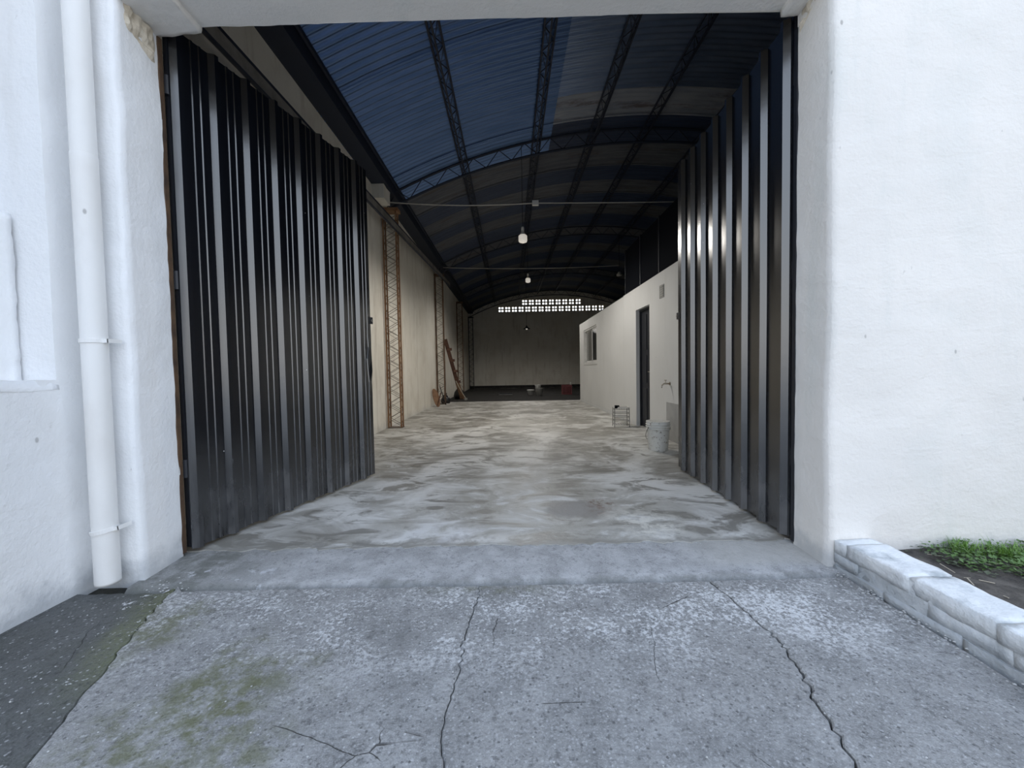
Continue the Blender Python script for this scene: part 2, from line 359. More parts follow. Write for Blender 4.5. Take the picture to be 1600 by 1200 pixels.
# ------------------------------------------------------------------ key dimensions (metres; y runs into the building)
XL, XR = -2.42, 7.6                 # inner faces of the side walls
YF, YI, YB = 2.11, 2.37, 23.5       # facade, inner face of the facade, back wall
JL, JR = -2.02, 1.73                # jambs of the gateway
XP, ZP, RR = 2.7, 5.76, 10.9        # vaulted roof: crown and radius
def roof_z(x): return ZP-RR+math.sqrt(RR*RR-(x-XP)**2)

# ------------------------------------------------------------------ ground: apron slabs, threshold ramp, inner floor
def jag(p0, p1, n, amp, seed):
    a, b = Vector(p0), Vector(p1); d = (b-a); nn = Vector((-d.y, d.x)).normalized(); out = []
    for i in range(n+1):
        t = i/n; q = a+d*t
        k = noise.noise(Vector((t*n*.35, seed*7.3, 0)))*amp+noise.noise(Vector((t*n*.9, seed*3.3, 5)))*amp*.5
        q = q+nn*k; out.append((q.x, q.y))
    return out
def chain(pts, n, amp, seed):
    r = []
    for i in range(len(pts)-1):
        seg = jag(pts[i], pts[i+1], n, amp, seed+i*.61); r += seg if i == 0 else seg[1:]
    return r
Z0 = -.02
joint = [(-1.80, 2.06), (-1.72, 1.80), (-1.60, 1.53), (-1.42, 1.09), (-1.05, 0.2), (-.7, -1.5)]
crack1 = [(-.18, 2.0), (-.185, 1.87), (-.215, 1.6), (-.205, 1.456), (-.235, 1.25), (-.21, 1.06), (-.25, .4), (-.1, -1.5)]
crack2 = [(1.02, 2.0), (1.04, 1.90), (1.075, 1.65), (1.08, 1.52), (1.03, 1.35), (1.0, 1.25), (.945, 1.03), (.98, .4), (1.1, -1.5)]
def off(poly, d): return [(x+d, y) for x, y in poly]
J, C1, C2 = chain(joint, 14, .022, 1.0), chain(crack1, 12, .020, 2.0), chain(crack2, 12, .022, 3.0)
def edge(l, g, seed):   # uneven half-width of a crack
    return [(x+g*(.35+1.0*abs(noise.noise(Vector((i*.4, seed, 2))))), y) for i, (x, y) in enumerate(l)]
front = lambda x0, x1, s: jag((x0, 2.005), (x1, 2.005), 24, .010, s)
ground = thing('floor_outside', 'cracked grey concrete apron in front of the gateway', 'ground', kind='structure')
def mkslab(name, left, right, mat, z, lab, s):
    L = left; R = right
    fr = front(L[0][0], R[0][0], s)[1:-1]
    poly = L[::-1]              # up along the left edge (y rising)
    poly = [p for p in L][::-1] + fr + R
    poly = poly[::-1]           # counter-clockwise
    o = MB().slab(poly, -.16, z, .005).build(name, mat, ground); o['label'] = lab; return o
Lw = [(-2.32, 2.06), (-2.32, 1.2), (-2.32, -1.5)]
mkslab('concrete_slab', Lw, edge(J, -.004, 1), 'apron_dark', Z0-.006, 'dark damp mossy slab beside the left wall', 1)
mkslab('concrete_slab', edge(J, .003, 2), edge(C1, -.003, 3), 'apron', Z0, 'slab with green moss patch', 2)
mkslab('concrete_slab', edge(C1, .003, 4), edge(C2, -.006, 5), 'apron', Z0-.003, 'slab between the two long cracks', 3)
Rw = chain([(1.748, 2.005), (1.735, 1.5), (1.742, .5), (1.74, -1.5)], 16, .012, 6.0)
mkslab('concrete_slab', edge(C2, .006, 6), Rw, 'apron', Z0+.001, 'slab beside the white kerb', 4)
MB().box(-2.4, 2.0, -1.5, 2.6, -.3, -.055).build('joint_bed', 'joint', ground)
# threshold ramp, with a worn lip
rp = MB(); nx, ny = 90, 10
for j in range(ny+1):
    for i in range(nx+1):
        x = -2.05+i*(1.80+2.05)/nx; y = 2.0+j*(2.50-2.0)/ny
        t = min(1, (y-2.0)/.36); z = Z0-.002+.0165*t+.0022*noise.noise(Vector((x*9, y*9, 0)))
        if j == 0: z -= .05; y += .0
        rp.v.append((x, y+(.008*noise.noise(Vector((x*6, 0, 3))) if j < 2 else 0), z))
for j in range(ny):
    for i in range(nx): a = j*(nx+1)+i; rp.f.append((a, a+1, a+nx+2, a+nx+1))
tag(rp.build('trim_1', 'ramp', None, True), 'worn grey concrete threshold strip across the gateway', 'threshold', kind='structure')
ragged = jag((-2.5, 2.425), (7.7, 2.425), 420, .034, 9.0)
fl = thing('floor', 'mottled grey trowelled cement floor of the warehouse', 'floor', kind='structure')
MB().slab(ragged+[(7.7, 13.6), (-2.5, 13.75)], -.15, 0.0, .0015).build('cement_screed', 'floor', fl)
back_edge = jag((7.7, 13.60), (-2.5, 13.75), 60, .05, 4.0)
o = MB().grid_box(-2.5, 7.7, 13.4, 23.7, -.2, -.012, .25, '+z').rough(.012, 3, .006, 9).build('bare_ground', 'dirt_floor', fl); o['label'] = 'blackened unfinished ground at the far end'
# scattered crumbs of mortar along the broken floor edge
cr = MB()
for i in range(420):
    if i < 150: x = random.uniform(-1.7, 1.6); y = 2.40+random.gauss(0, .02); r = random.uniform(.002, .007); z = Z0+.010
    else: x = random.uniform(-2.1, 1.7); y = random.uniform(.95, 1.98); r = random.uniform(.0015, .0045); z = Z0
    cr.add([(x+r*random.uniform(.7, 1.3)*a, y+r*random.uniform(.7, 1.3)*b, z+r*random.uniform(.5, .9)*c+r*.3) for a, b, c in ((1,0,0),(-1,0,0),(0,1,0),(0,-1,0),(0,0,1),(0,0,-1))],
           [(0,2,4),(2,1,4),(1,3,4),(3,0,4),(2,0,5),(1,2,5),(3,1,5),(0,3,5)])
for i in range(160):
    x = random.uniform(1.70, 1.76) if i < 110 else random.uniform(-1.95, -1.7); y = random.uniform(1.2, 2.1) if i < 110 else random.uniform(2.0, 2.2); r = random.uniform(.002, .008); z = Z0
    cr.add([(x+r*a, y+r*b, z+r*.6*c+r*.3) for a, b, c in ((1,0,0),(-1,0,0),(0,1,0),(0,-1,0),(0,0,1),(0,0,-1))],
           [(0,2,4),(2,1,4),(1,3,4),(3,0,4),(2,0,5),(1,2,5),(3,1,5),(0,3,5)])
tag(cr.build('grit', 'pebble'), 'loose mortar crumbs and grit on the concrete', 'grit', kind='stuff')

# ------------------------------------------------------------------ facade
wf = thing('wall_front', 'white plastered front wall around the open gateway', 'wall', kind='structure')
def arc(x0, x1, n=24, dz=0.0): return [(x0+(x1-x0)*i/n, roof_z(x0+(x1-x0)*i/n)+dz) for i in range(n+1)]
def LZ(x): return 3.125+.016*(x-JL)          # underside of the lintel, slightly out of level
o = MB().grid_box(JR, 6.6, YF, YI, -.1, 5.0, .045, '-x-y-z').rough(.007, 2.2, .004, 11)
o.add([(JR, YI, -.1), (6.6, YI, -.1), (6.6, YI, 5.0), (JR, YI, 5.0)], [(0, 3, 2, 1)])
o.build('right_pier', 'plaster_out', wf, True)
o = MB().grid_box(-2.46, JL, YF, YI, -.1, 5.0, .04, '+x-y-z').rough(.008, 2.6, .005, 12, 3)
o.add([(-2.46, YI, -.1), (JL, YI, -.1), (JL, YI, 5.0), (-2.46, YI, 5.0)], [(0, 3, 2, 1)])
o.build('left_pier', 'plaster_cool', wf, True)
lt = MB().grid_box(JL-.1, JR+.1, YF-.0, YI, 0, 1.9, .045, '-y-z').rough(.005, 2.5, .003, 13)
lt.v = [(x, y, z*(1 if z > .5 else 1)+LZ(x)) for x, y, z in lt.v]
lt.add([(JL-.1, YI, LZ(JL)), (JR+.1, YI, LZ(JR)), (JR+.1, YI, 5.0), (JL-.1, YI, 5.0)], [(0, 3, 2, 1)])
lt.build('lintel', 'plaster_out', wf, True)
# backing wall inside, up to the vault, and the upper facade parapet
MB().prism([(-2.6, LZ(0)+.03), (-2.6, 4.4)]+arc(-2.42, 7.75)+[(7.75, LZ(0)+.03)], YI-.02, YI+.02).build('upper_wall', 'plaster_in', wf)
MB().box(JR+.03, 7.75, YI-.015, YI+.02, 0, 3.4).build('inner_lining', 'plaster_in', wf)
MB().box(-2.6, JL-.03, YI-.015, YI+.02, 0, 3.4).build('inner_lining', 'plaster_in', wf)
MB().box(-2.6, 7.8, YF+.03, YI+.0, 4.9, 6.05).build('parapet', 'plaster_out', wf)
# broken corner pieces under the lintel
def corbel(x0, x1, s):
    c = MB().grid_box(x0, x1, YF+.0, YI+.0, 0, .10, .02, '-x+x-y+y-z').rough(.010, 6, .007, 22, s)
    c.v = [(x, y, z+LZ(x)-.040) for x, y, z in c.v]; return c.build('corner_haunch', 'plaster_out', wf, True)
corbel(JL-.03, -1.76, 5); corbel(1.63, JR+.03, 6)
def crumble(x, sx, y0, y1, z0, z1, s):      # chipped render on a jamb corner
    g = MB(); n, m = 16, 16
    for j in range(m+1):
        for i in range(n+1):
            y = y0+(y1-y0)*i/n; z = z0+(z1-z0)*j/m+.35*(1-i/n)*.25
            e = min(i, n-i, j, m-j)/3.0
            d = (-.012+min(1, e)*.020)+min(1, e)*.022*noise.noise(Vector((x*5, y*30, z*22+s)))
            g.v.append((x+sx*d, y, z))
    for j in range(m):
        for i in range(n): a = j*(n+1)+i; q = (a, a+1, a+n+2, a+n+1); g.f.append(q if sx > 0 else q[::-1])
    o = g.build('chipped_render', 'bare_plaster', wf); o['label'] = 'bare crumbling beige render'
crumble(JL, 1, YF+.03, YI-.005, 2.88, 3.09, 1); crumble(JR, -1, YF+.10, YI-.005, 3.02, 3.14, 2)
# rusty hinge angle irons behind the jambs
for x0, x1 in ((JL-.01, JL+.004), (JR-.004, JR+.03)):
    MB().box(x0, x1, YI-.004, YI+.022, .01, 3.08).build('hinge_post', 'rust_hinge' if x0 < 0 else 'dark_steel', wf)

# neighbouring wall on the left, with a half bricked-up window niche
wl = thing('wall_left_outside', 'white neighbouring wall with a shallow window niche left of the gateway', 'wall', kind='structure')
XW = -2.27; NY, NZ, NTOP, NB = 1.97, 1.09, 4.0, 0.75
def lw(y0, y1, z0, z1, st=.06): return MB().grid_box(XW-.02, XW, y0, y1, z0, z1, st, '+x')
a = lw(.6, YF+.02, -.1, NZ); a2 = lw(NY, YF+.02, NZ, 5.2); a3 = lw(.6, NB, NZ, 5.2); a4 = lw(NB, NY, NTOP, 5.2)
big = MB()
for q in (a, a2, a3, a4): big.add(q.v, q.f)
big.rough(.006, 2.4, .003, 12, 8).build('wall_face', 'plaster_cool', wl, True)
nm = MB()
nm.grid_box(-2.62, XW, NY, NY+.01, NZ, NTOP, .06, '-y'); nm.rough(.006, 2.4, .003, 12, 8).build('niche_jamb', 'plaster_cool', wl, True)
MB().box(-2.64, XW-.001, NB-.01, NY, NTOP-.001, NTOP+.05).build('niche_head', 'plaster_cool', wl)
MB().box(-2.64, XW-.001, NB-.02, NB, NZ, NTOP).build('niche_jamb', 'plaster_cool', wl)
MB().box(-2.66, -2.62, NB, NY, NZ, NTOP).build('niche_back', 'plaster_cool', wl)
MB().grid_box(-2.64, XW+.004, NB, NY+.012, NZ-.05, NZ, .04, '+x-x+z+y').rough(.004, 6, .004, 20, 4).build('niche_sill', 'plaster_cool', wl, True)
MB().grid_box(-2.62, -2.425, NB, NY-.012, NZ, 1.90, .03, '+x+y+z').rough(.006, 5, .006, 24, 6).build('niche_infill', 'plaster_cool', wl, True)
MB().box(-2.9, -2.66, .6, YI, -.1, 5.2).box(-2.66, XW-.03, .6, .62, -.1, 5.2).build('wall_core', 'plaster_cool', wl)

# ------------------------------------------------------------------ downpipe
dp = thing('downpipe', 'white plastic downpipe in the corner left of the gateway', 'pipe', (-2.135, 2.035, 0))
MB().lathe([(.044, .03), (.050, .001), (.052, .0), (.052, .012), (.052, .03), (.052, 1.0), (.052, 2.18), (.052, 2.20), (.051, 2.205)], 28).build('lower_pipe', 'pvc', dp, True).location.z = .018
MB().lathe([(.046, 2.18), (.0500, 2.185), (.0500, 2.21), (.0500, 2.3), (.0500, 5.0)], 28).build('upper_pipe', 'pvc', dp, True).location.z = .018
MB().lathe([(.042, .024), (.042, .4)], 20).build('pipe_bore', 'black', dp)
for z, tilt in ((1.285, 0.0), (.300, .16)):
    st = MB().lathe([(.0515, -.011), (.0570, -.010), (.0570, .010), (.0515, .011)], 28).build('strap', 'pvc', dp); st.location.z = z; st.rotation_euler.y = -tilt
    MB().box(.050, .082, -.012, .0, -.010, .010).box(.076, .083, -.012, .06, -.010, .010).build('strap_lug', 'pvc', st)

# ------------------------------------------------------------------ shell of the hall
tag(MB().grid_box(XL-.2, XL, YI, YB+.2, -.1, 4.55, .25, '+x-x').rough(.006, 1.2, .003, 6, 2).build('wall_left', 'plaster_in', None, True), 'long grey-beige plastered side wall behind the lattice columns', 'wall', kind='structure')
tag(MB().box(XR, XR+.2, YI, YB+.2, -.1, 4.9).build('wall_right', 'plaster_in'), 'far right side wall of the hall, hidden behind the white office', 'wall', kind='structure')
wb = thing('wall_back', 'beige end wall under the vault with a band of breeze blocks', 'wall', kind='structure')
BX0, BX1, BZ0, BZ1 = -.66, 5.74, 4.50, 4.90
UX0, UX1, UZ1 = .76, 4.36, 5.30
dx = (BX1-BX0)/16
MB().box(-2.6, 7.8, YB, YB+.2, -.1, BZ0).build('lower_wall', 'plaster_in', wb)
MB().prism([(-2.6, BZ0), (BX0, BZ0), (BX0, roof_z(BX0)+.02)]+arc(-2.45, BX0, 8, .02)[::-1][1:]+[(-2.6, 4.5)], YB, YB+.2).build('gable_end', 'plaster_in', wb)
MB().prism([(BX1, BZ0), (7.75, BZ0)]+arc(BX1, 7.75, 8, .02)[::-1], YB, YB+.2).build('gable_end', 'plaster_in', wb)
MB().prism([(BX0, BZ1), (UX0, BZ1)]+arc(BX0, UX0, 6, .02)[::-1], YB, YB+.2).build('gable_end', 'plaster_in', wb)
MB().prism([(UX1, BZ1), (BX1, BZ1)]+arc(UX1, BX1, 6, .02)[::-1], YB, YB+.2).build('gable_end', 'plaster_in', wb)
MB().prism([(UX0, UZ1), (UX1, UZ1)]+arc(UX0, UX1, 10, .02)[::-1], YB, YB+.2).build('gable_end', 'plaster_in', wb)
bk = MB(); w = .4; t = .058
for x in (0, w/2-t/2, w-t): bk.box(x, x+t, 0, .12, 0, w)
for z in (0, w/2-t/2, w-t): bk.box(0, w, .001, .119, z, z+t)
bme = bk.mesh('breeze_block', 'blockgrey')
for i in range(16): link('breeze_block', bme, wb, (BX0+i*.4, YB+.04, BZ0))
for i in range(9): link('breeze_block', bme, wb, (UX0+i*.4, YB+.04, BZ1))
MB().box(-2.42, 7.6, YB-.03, YB, 0, .16).build('dirty_skirting', 'dirt_floor', wb)

# ------------------------------------------------------------------ vaulted roof
ce = thing('ceiling', 'dark vaulted roof of corrugated sheets on lattice steel', 'roof', kind='structure')
def corr(y0, y1, x0, x1, dz, pitch=.105, amp=.019, nx=9):
    g = MB(); nc = max(1, round((y1-y0)/pitch)); ny = nc*6
    for j in range(ny+1):
        y = y0+(y1-y0)*j/ny; hz = amp*math.sin(2*math.pi*j/6)
        for i in range(nx+1):
            x = x0+(x1-x0)*i/nx; g.v.append((x, y, roof_z(x)+hz+dz))
    for j in range(ny):
        for i in range(nx): q = j*(nx+1)+i; g.f.append((q, q+nx+1, q+nx+2, q+1))
    return g
ys = [2.15, 3.7, 5.16, 6.68, 7.42, 8.25, 9.2, 9.85, 10.6, 11.2, 12.0, 12.9]
while ys[-1] < 23.4: ys.append(ys[-1]+.9)
ys[-1] = 23.75
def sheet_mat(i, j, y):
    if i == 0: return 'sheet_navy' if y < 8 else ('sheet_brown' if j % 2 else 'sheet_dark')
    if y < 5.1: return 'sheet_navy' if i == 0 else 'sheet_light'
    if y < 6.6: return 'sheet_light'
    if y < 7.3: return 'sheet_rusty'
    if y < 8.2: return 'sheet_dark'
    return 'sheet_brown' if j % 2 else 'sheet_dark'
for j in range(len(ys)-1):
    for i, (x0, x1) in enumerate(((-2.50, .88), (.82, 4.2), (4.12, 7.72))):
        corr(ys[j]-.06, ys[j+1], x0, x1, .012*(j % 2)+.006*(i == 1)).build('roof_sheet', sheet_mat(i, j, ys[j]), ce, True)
def lattice(path, up, depth, side, width, n):     # planar lattice girder along a path
    pass
PX = [-.82, .60, 1.71, 2.73, 3.92, 5.1, 6.3]
for x in PX:
    z = roof_z(x)-.02; pu = MB()
    wid = .075
    pu.bar((x-wid, 2.4, z-.03), (x-wid, YB, z-.03), .022, .03); ch = pu.build('purlin', 'truss', ce)
    MB().bar((x+wid, 2.4, z-.03), (x+wid, YB, z-.03), .022, .03).build('purlin_chord', 'truss', ch)
    MB().bar((x, 2.4, z-.13), (x, YB, z-.13), .022, .022).build('purlin_chord', 'truss', ch)
    lc = MB(); y = 2.4; s = 1
    while y < YB-.3:
        lc.bar((x-wid*s, y, z-.03), (x+wid*s, y+.2, z-.03), .010, .010)
        lc.bar((x-wid*s, y, z-.03), (x, y+.2, z-.13), .008, .008); s = -s; y += .2
    lc.build('purlin_lacing', 'truss', ch)
TY = [7.72, 12.9, 18.1, 23.2]
for y in TY:
    top = [(x, y, roof_z(x)-.05) for x in [XL+.05+(XR-XL-.1)*i/40 for i in range(41)]]
    bot = [(x, y, z-.26) for x, _, z in top]
    tr = MB().tube(top, .022, 6).build('roof_truss', 'truss', ce)
    MB().tube([(a, b+.0, c) for a, b, c in bot], .022, 6).build('truss_chord', 'truss', tr)
    lc = MB()
    for i in range(40):
        lc.bar(top[i] if i % 2 else bot[i], bot[i+1] if i % 2 else top[i+1], .012, .012)
    lc.build('truss_lacing', 'truss', tr)
eb = MB().prism([(-2.52, 4.47), (-2.14, 4.47), (-2.12, roof_z(-2.12)-.015), (-2.52, roof_z(-2.5)-.0)], YI, YB).build('eaves_beam', 'truss', ce)
MB().bar((-2.08, YI, roof_z(-2.1)-.04), (-2.08, YB, roof_z(-2.1)-.04), .03, .05).build('eaves_rail', 'truss', ce)
MB().prism([(7.3, 4.40), (7.7, 4.36), (7.7, roof_z(7.7)), (7.3, roof_z(7.3)-.015)], YI, YB).build('eaves_beam', 'truss', ce)

# ------------------------------------------------------------------ lattice columns on the left wall
def column(y, mat1, mat2, label):
    t = thing('lattice_column', label, 'column', (XL+.02, y, 0), 0, 'lattice steel columns along the left wall')
    W, D, Hh = .26, .14, 4.18
    for cx in (.015, W):
        for cy in (0, D):
            MB().bar((cx, cy, 0), (cx, cy, Hh), .026, .026).build('chord', mat1, t)
    lc = MB(); z = .04; s = 0
    while z < Hh-.15:
        for cy in (0, D):
            lc.bar((.015 if s else W, cy, z), (W if s else .015, cy, z+.145), .007, .007)
            lc.bar((W if s else .015, cy, z+.07), (.015 if s else W, cy, z+.215) , .006, .006) if cy else None
        for cx in (.015, W): lc.bar((cx, 0 if s else D, z), (cx, D if s else 0, z+.145), .009, .009)
        s = 1-s; z += .145
    lc.build('lacing', mat2, t)
    MB().box(0, W+.05, -.03, D+.03, Hh, Hh+.06).build('cap_plate', 'rust' if mat1 == 'rust' else mat1, t)
    MB().box(-.005, W+.02, -.02, D+.02, 0, .012).build('base_plate', mat2, t)
column(7.64, 'rust', 'lacing', 'orange-rusted lattice steel column nearest the gateway')
column(12.80, 'rust_dark', 'lacing', 'brown lattice column between the leaning plank and the gateway')
column(18.0, 'rust_dark', 'rust_dark', 'slim brown lattice column beyond the leaning plank')
column(23.15, 'dark_steel', 'dark_steel', 'dark lattice column in the far left corner')
rl = thing('trim_2', 'grey steel rail running along the upper left wall', 'rail', kind='structure')
p0, p1 = Vector((-2.125, 2.45, 3.57)), Vector((-2.125, 14.4, 4.22))
MB().bar(p0, p1, .025, .15).build('web', 'rail', rl)
for dz in (-.07, .07): MB().bar(p0+Vector((.012, 0, dz)), p1+Vector((.012, 0, dz)), .035, .012).build('flange', 'truss', rl)
# block of wall where the truss sits
tag(MB().grid_box(XL-.01, -2.2, 7.15, 7.5, 4.22, 4.52, .06, '+x-y+y-z+z').rough(.012, 6, 0, 1, 2).build('trim_3', 'plaster_in'), 'small plastered padstone under the first roof truss', 'padstone', kind='structure')

# ------------------------------------------------------------------ office on the right
XO, OY0, OY1, OH = 2.38, 4.55, 13.28, 2.58
DY0, DY1, DZ = 6.66, 7.37, 2.165
WY0, WY1, WZ0, WZ1 = 10.72, 12.57, 1.24, 2.30
of = thing('wall_office', 'white partition wall of the office block on the right', 'wall', kind='structure')
th = .12
def seg(y0, y1, z0, z1): 
    MB().box(XO, XO+th, y0, y1, z0, z1).build('wall_panel', 'office_wall', of)
seg(OY0, DY0, 0, OH); seg(DY0, DY1, DZ, OH); seg(DY1, 8.17, 0, OH)
seg(8.175, 9.9, 0, OH-.012); seg(9.905, WY0, 0, OH-.012); seg(WY0, WY1, 0, WZ0); seg(WY0, WY1, WZ1, OH-.012); seg(WY1, OY1, 0, OH-.012)
MB().box(XO+th, XR, OY0, OY0+.12, 0, OH).build('end_wall', 'office_wall', of)
MB().box(XO+th, XR, OY1-.12, OY1, 0, OH-.012).build('end_wall', 'office_wall', of)
MB().box(XO+.02, XR, OY0, OY1, OH-.01, OH+.02).build('office_roof', 'black', of)
MB().box(XO-.012, XO, 8.2, OY1, 0, .05).build('skirting', 'office_wall', of)
MB().box(XO-.006, XO, OY0, 5.94, 0, .565).build('cement_splashback', 'cement_patch', of)
# black sheets standing above the office
bsw = thing('wall_right_upper', 'black sheet partition standing on top of the white office', 'partition', kind='structure')
for y0, y1 in ((4.6, 5.5), (5.5, 6.35), (6.35, 7.25), (7.25, 8.17)):
    MB().box(XO+.05, XO+.07, y0+.006, y1-.006, OH+.02, 3.5).build('black_sheet', 'black', bsw)
    MB().box(XO+.04, XO+.07, y1-.02, y1+.01, OH+.02, 3.52).build('batten', 'dark_steel', bsw)
# office door
d3 = thing('door_3', 'narrow black panelled metal door in the white office wall', 'door', (XO+.095, DY0, 0), kind='structure')
MB().box(0, .035, .0, DY1-DY0, .005, DZ-.005).build('leaf', 'dark_steel', d3)
for z0, z1 in ((.15, .72), (.82, 1.32), (1.42, 2.05)):
    for y0, y1 in ((.10, .32), (.39, .61)):
        MB().box(-.012, .002, y0, y1, z0, z1).build('panel', 'dark_steel', d3)
MB().box(-.03, .0, 0, .035, .0, DZ).build('frame', 'dark_steel', d3); MB().box(-.03, .0, DY1-DY0-.035, DY1-DY0, .0, DZ).build('frame', 'dark_steel', d3)
MB().box(-.03, .0, 0, DY1-DY0, DZ-.035, DZ).build('frame', 'dark_steel', d3)
MB().tube([(-.01, .10, 1.02), (-.05, .10, 1.02), (-.05, .20, 1.02)], .009, 8).build('handle', 'brass', d3)
# office window
w1 = thing('window_1', 'white framed sliding window with dark glass in the office wall', 'window', (XO, WY0, WZ0), kind='structure')
ww, wh = WY1-WY0, WZ1-WZ0
fr = MB().box(.02, .10, 0, .045, 0, wh).box(.02, .10, ww-.045, ww, 0, wh).box(.02, .10, .045, ww-.045, 0, .045).box(.02, .10, .045, ww-.045, wh-.045, wh); fr.build('window_frame', 'alu', w1)
for y0, y1, x in ((.05, ww*.42, .04), (ww*.38, ww-.05, .068)):
    sh = MB().box(x, x+.02, y0, y0+.05, .045, wh-.045).box(x, x+.02, y1-.05, y1, .045, wh-.045).box(x, x+.02, y0, y1, .045, .09).box(x, x+.02, y0, y1, wh-.09, wh-.045).build('sash', 'alu', w1)
    MB().box(x+.007, x+.012, y0+.05, y1-.05, .09, wh-.09).build('pane', 'glass' if y0 < .1 else 'pane_blind', sh)
MB().box(-.015, .02, -.02, ww+.02, -.035, .0).build('window_sill', 'alu', w1)
# tap, vent
tp = thing('water_tap', 'small brass wall tap on the white office wall above the bucket', 'tap', (XO, 5.81, .85))
MB().tube([(-.001, 0, 0), (-.09, 0, 0), (-.12, 0, -.02), (-.125, 0, -.06)], [.011, .012, .011, .010], 10).build('spout', 'brass', tp, True)
MB().lathe([(.001, 0), (.026, 0), (.026, .008), (.001, .008)], 14).build('rosette', 'brass', tp).rotation_euler.y = -math.pi/2
MB().tube([(-.07, 0, .0), (-.07, 0, .05)], .007, 8).tube([(-.07, -.035, .052), (-.07, .035, .052)], .007, 8).build('handle', 'brass', tp)
vt = thing('wall_vent', 'small grey ventilation plate high on the white office wall', 'vent', (XO, 6.02, 2.17))
MB().box(-.010, 0, 0, .17, 0, .20).build('plate', 'grey_plastic', vt)
for i in range(5): MB().box(-.016, -.010, .015, .155, .02+i*.036, .036+i*.036).build('slat', 'grey_plastic', vt)

# ------------------------------------------------------------------ gate leaves (black ribbed sheet)
def ribbed(L, H, pitch, first, minor=True, seed=0):
    # profile along the leaf: (u, depth); ribs stand towards the opening
    prof = [(0.0, 0.0)]; u = first
    hr, run, topw = .034, .022, .026
    while u+2*run+topw < L-.005:
        prof += [(u, 0), (u+run, hr), (u+run+topw, hr), (u+2*run+topw, 0)]
        if minor:
            b = u+2*run+topw; gap = pitch-(2*run+topw)
            for q in (.30, .62):
                m = b+gap*q
                if m+.02 < L-.01: prof += [(m, 0), (m+.005, .006), (m+.016, .006), (m+.021, 0)]
        u += pitch
    prof.append((L, 0)); return prof
def leaf(name, label, hinge, free, H, sgn, pitch, first, z0, minor):
    # local frame: +u from hinge to free edge, +n towards the opening
    h = Vector(hinge); f = Vector(free); L = (f-h).length; ang = math.atan2(f.y-h.y, f.x-h.x)
    t = thing(name, label, 'gate', (h.x, h.y, z0), ang, kind='structure')
    prof = ribbed(L, H, pitch, first, minor); nz = 26; g = MB()
    def bottom(u): return .012*noise.noise(Vector((u*6, sgn, 0)))
    half = min(range(len(prof)), key=lambda i: abs(prof[i][0]-L/2)-(10 if prof[i][1] == 0 and i and prof[i-1][1] > .02 else 0))
    for part in (prof[:half+1], prof[half:]):
        g = MB(); n = len(part)
        for k in range(nz+1):
            z = H*k/nz
            for (u, d) in part:
                wv = .0018*noise.noise(Vector((u*2.2, z*1.3, sgn*4)))
                dent = 0
                if sgn < 0 and u > L-.18: dent = -.016*math.exp(-((z-1.15)/.25)**2)*noise.noise(Vector((u*14, z*9, 1)))*2.2
                g.v.append((u, sgn*(d+wv+dent), z+(bottom(u) if k == 0 else 0)))
        for k in range(nz):
            for i in range(n-1):
                a = k*n+i; q = (a, a+1, a+n+1, a+n); g.f.append(q if sgn < 0 else q[::-1])
        g.build('ribbed_sheet', 'gate', t)
    # frame of angle steel behind the sheet
    b = -sgn*.006
    y0, y1 = (b, b+.035) if sgn < 0 else (b-.035, b)
    for u0, u1, za, zb in ((0, .04, .01, H-.01), (L-.04, L-.002, .01, H-.01)): MB().box(u0, u1, y0, y1, za, zb).build('frame_stile', 'dark_steel', t)
    for z in (.02, H*.5, H-.06): MB().box(.04, L-.04, y0, y1, z, z+.04).build('frame_rail', 'dark_steel', t)
    for z in (.45, 1.6, 2.75): MB().tube([(-.005, -sgn*.012, z), (-.005, -sgn*.012, z+.11)], .013, 8).build('hinge', 'dark_steel', t)
    lt = MB().box(L-.05, L+.034, -.006, .006, 1.585, 1.655).build('latch_plate', 'dark_steel', t)
    MB().lathe([(.010, -.004), (.013, 0), (.010, .004)], 12).build('keeper_ring', 'brass', lt)
    lt.children[0].location = (L+.018, sgn*.008, 1.62); lt.children[0].rotation_euler.x = math.pi/2
    return t
leaf('door_1', 'left black ribbed metal gate leaf folded inwards against the light', (JL+.025, YI+.035), (-1.455, 4.14), 3.165, -1, .2265, .005, .022, True)
leaf('door_2', 'right black ribbed metal gate leaf standing open beside the white bucket', (JR+.0, YI+.035), (1.81, 4.20), 3.165, 1, .2265, .02, .022, False)

# ------------------------------------------------------------------ cables and lamps
def sagline(p0, p1, sag, n=24):
    a, b = Vector(p0), Vector(p1); return [a.lerp(b, i/n)-Vector((0, 0, sag*4*(i/n)*(1-i/n))) for i in range(n+1)]
c1 = thing('power_cable', 'pale electric cable strung across the hall near the gateway with a small white box', 'cable', (0, 7.6, 0))
MB().tube([(x, y-7.6, z) for x, y, z in sagline((-2.25, 7.6, 4.33), (.50, 7.6, 4.27), .05)], .011, 6).tube([(x, y-7.6, z) for x, y, z in sagline((.58, 7.6, 4.27), (7.55, 7.6, 4.30), .03)], .009, 6).build('wire', 'cable', c1)
jb = MB().box(.485, .605, -.025, .025, 4.225, 4.315).build('junction_box', 'box_white', c1); MB().box(.50, .59, -.029, -.024, 4.24, 4.30).build('box_cover', 'box_white', jb)
c2 = thing('power_cable', 'thin electric cable strung across the hall farther back', 'cable', (0, 12.86, 0))
MB().tube([(x, 0, z) for x, y, z in sagline((-2.1, 0, 4.45), (3.6, 0, 4.42), .06)], .010, 6).build('wire', 'cable', c2)
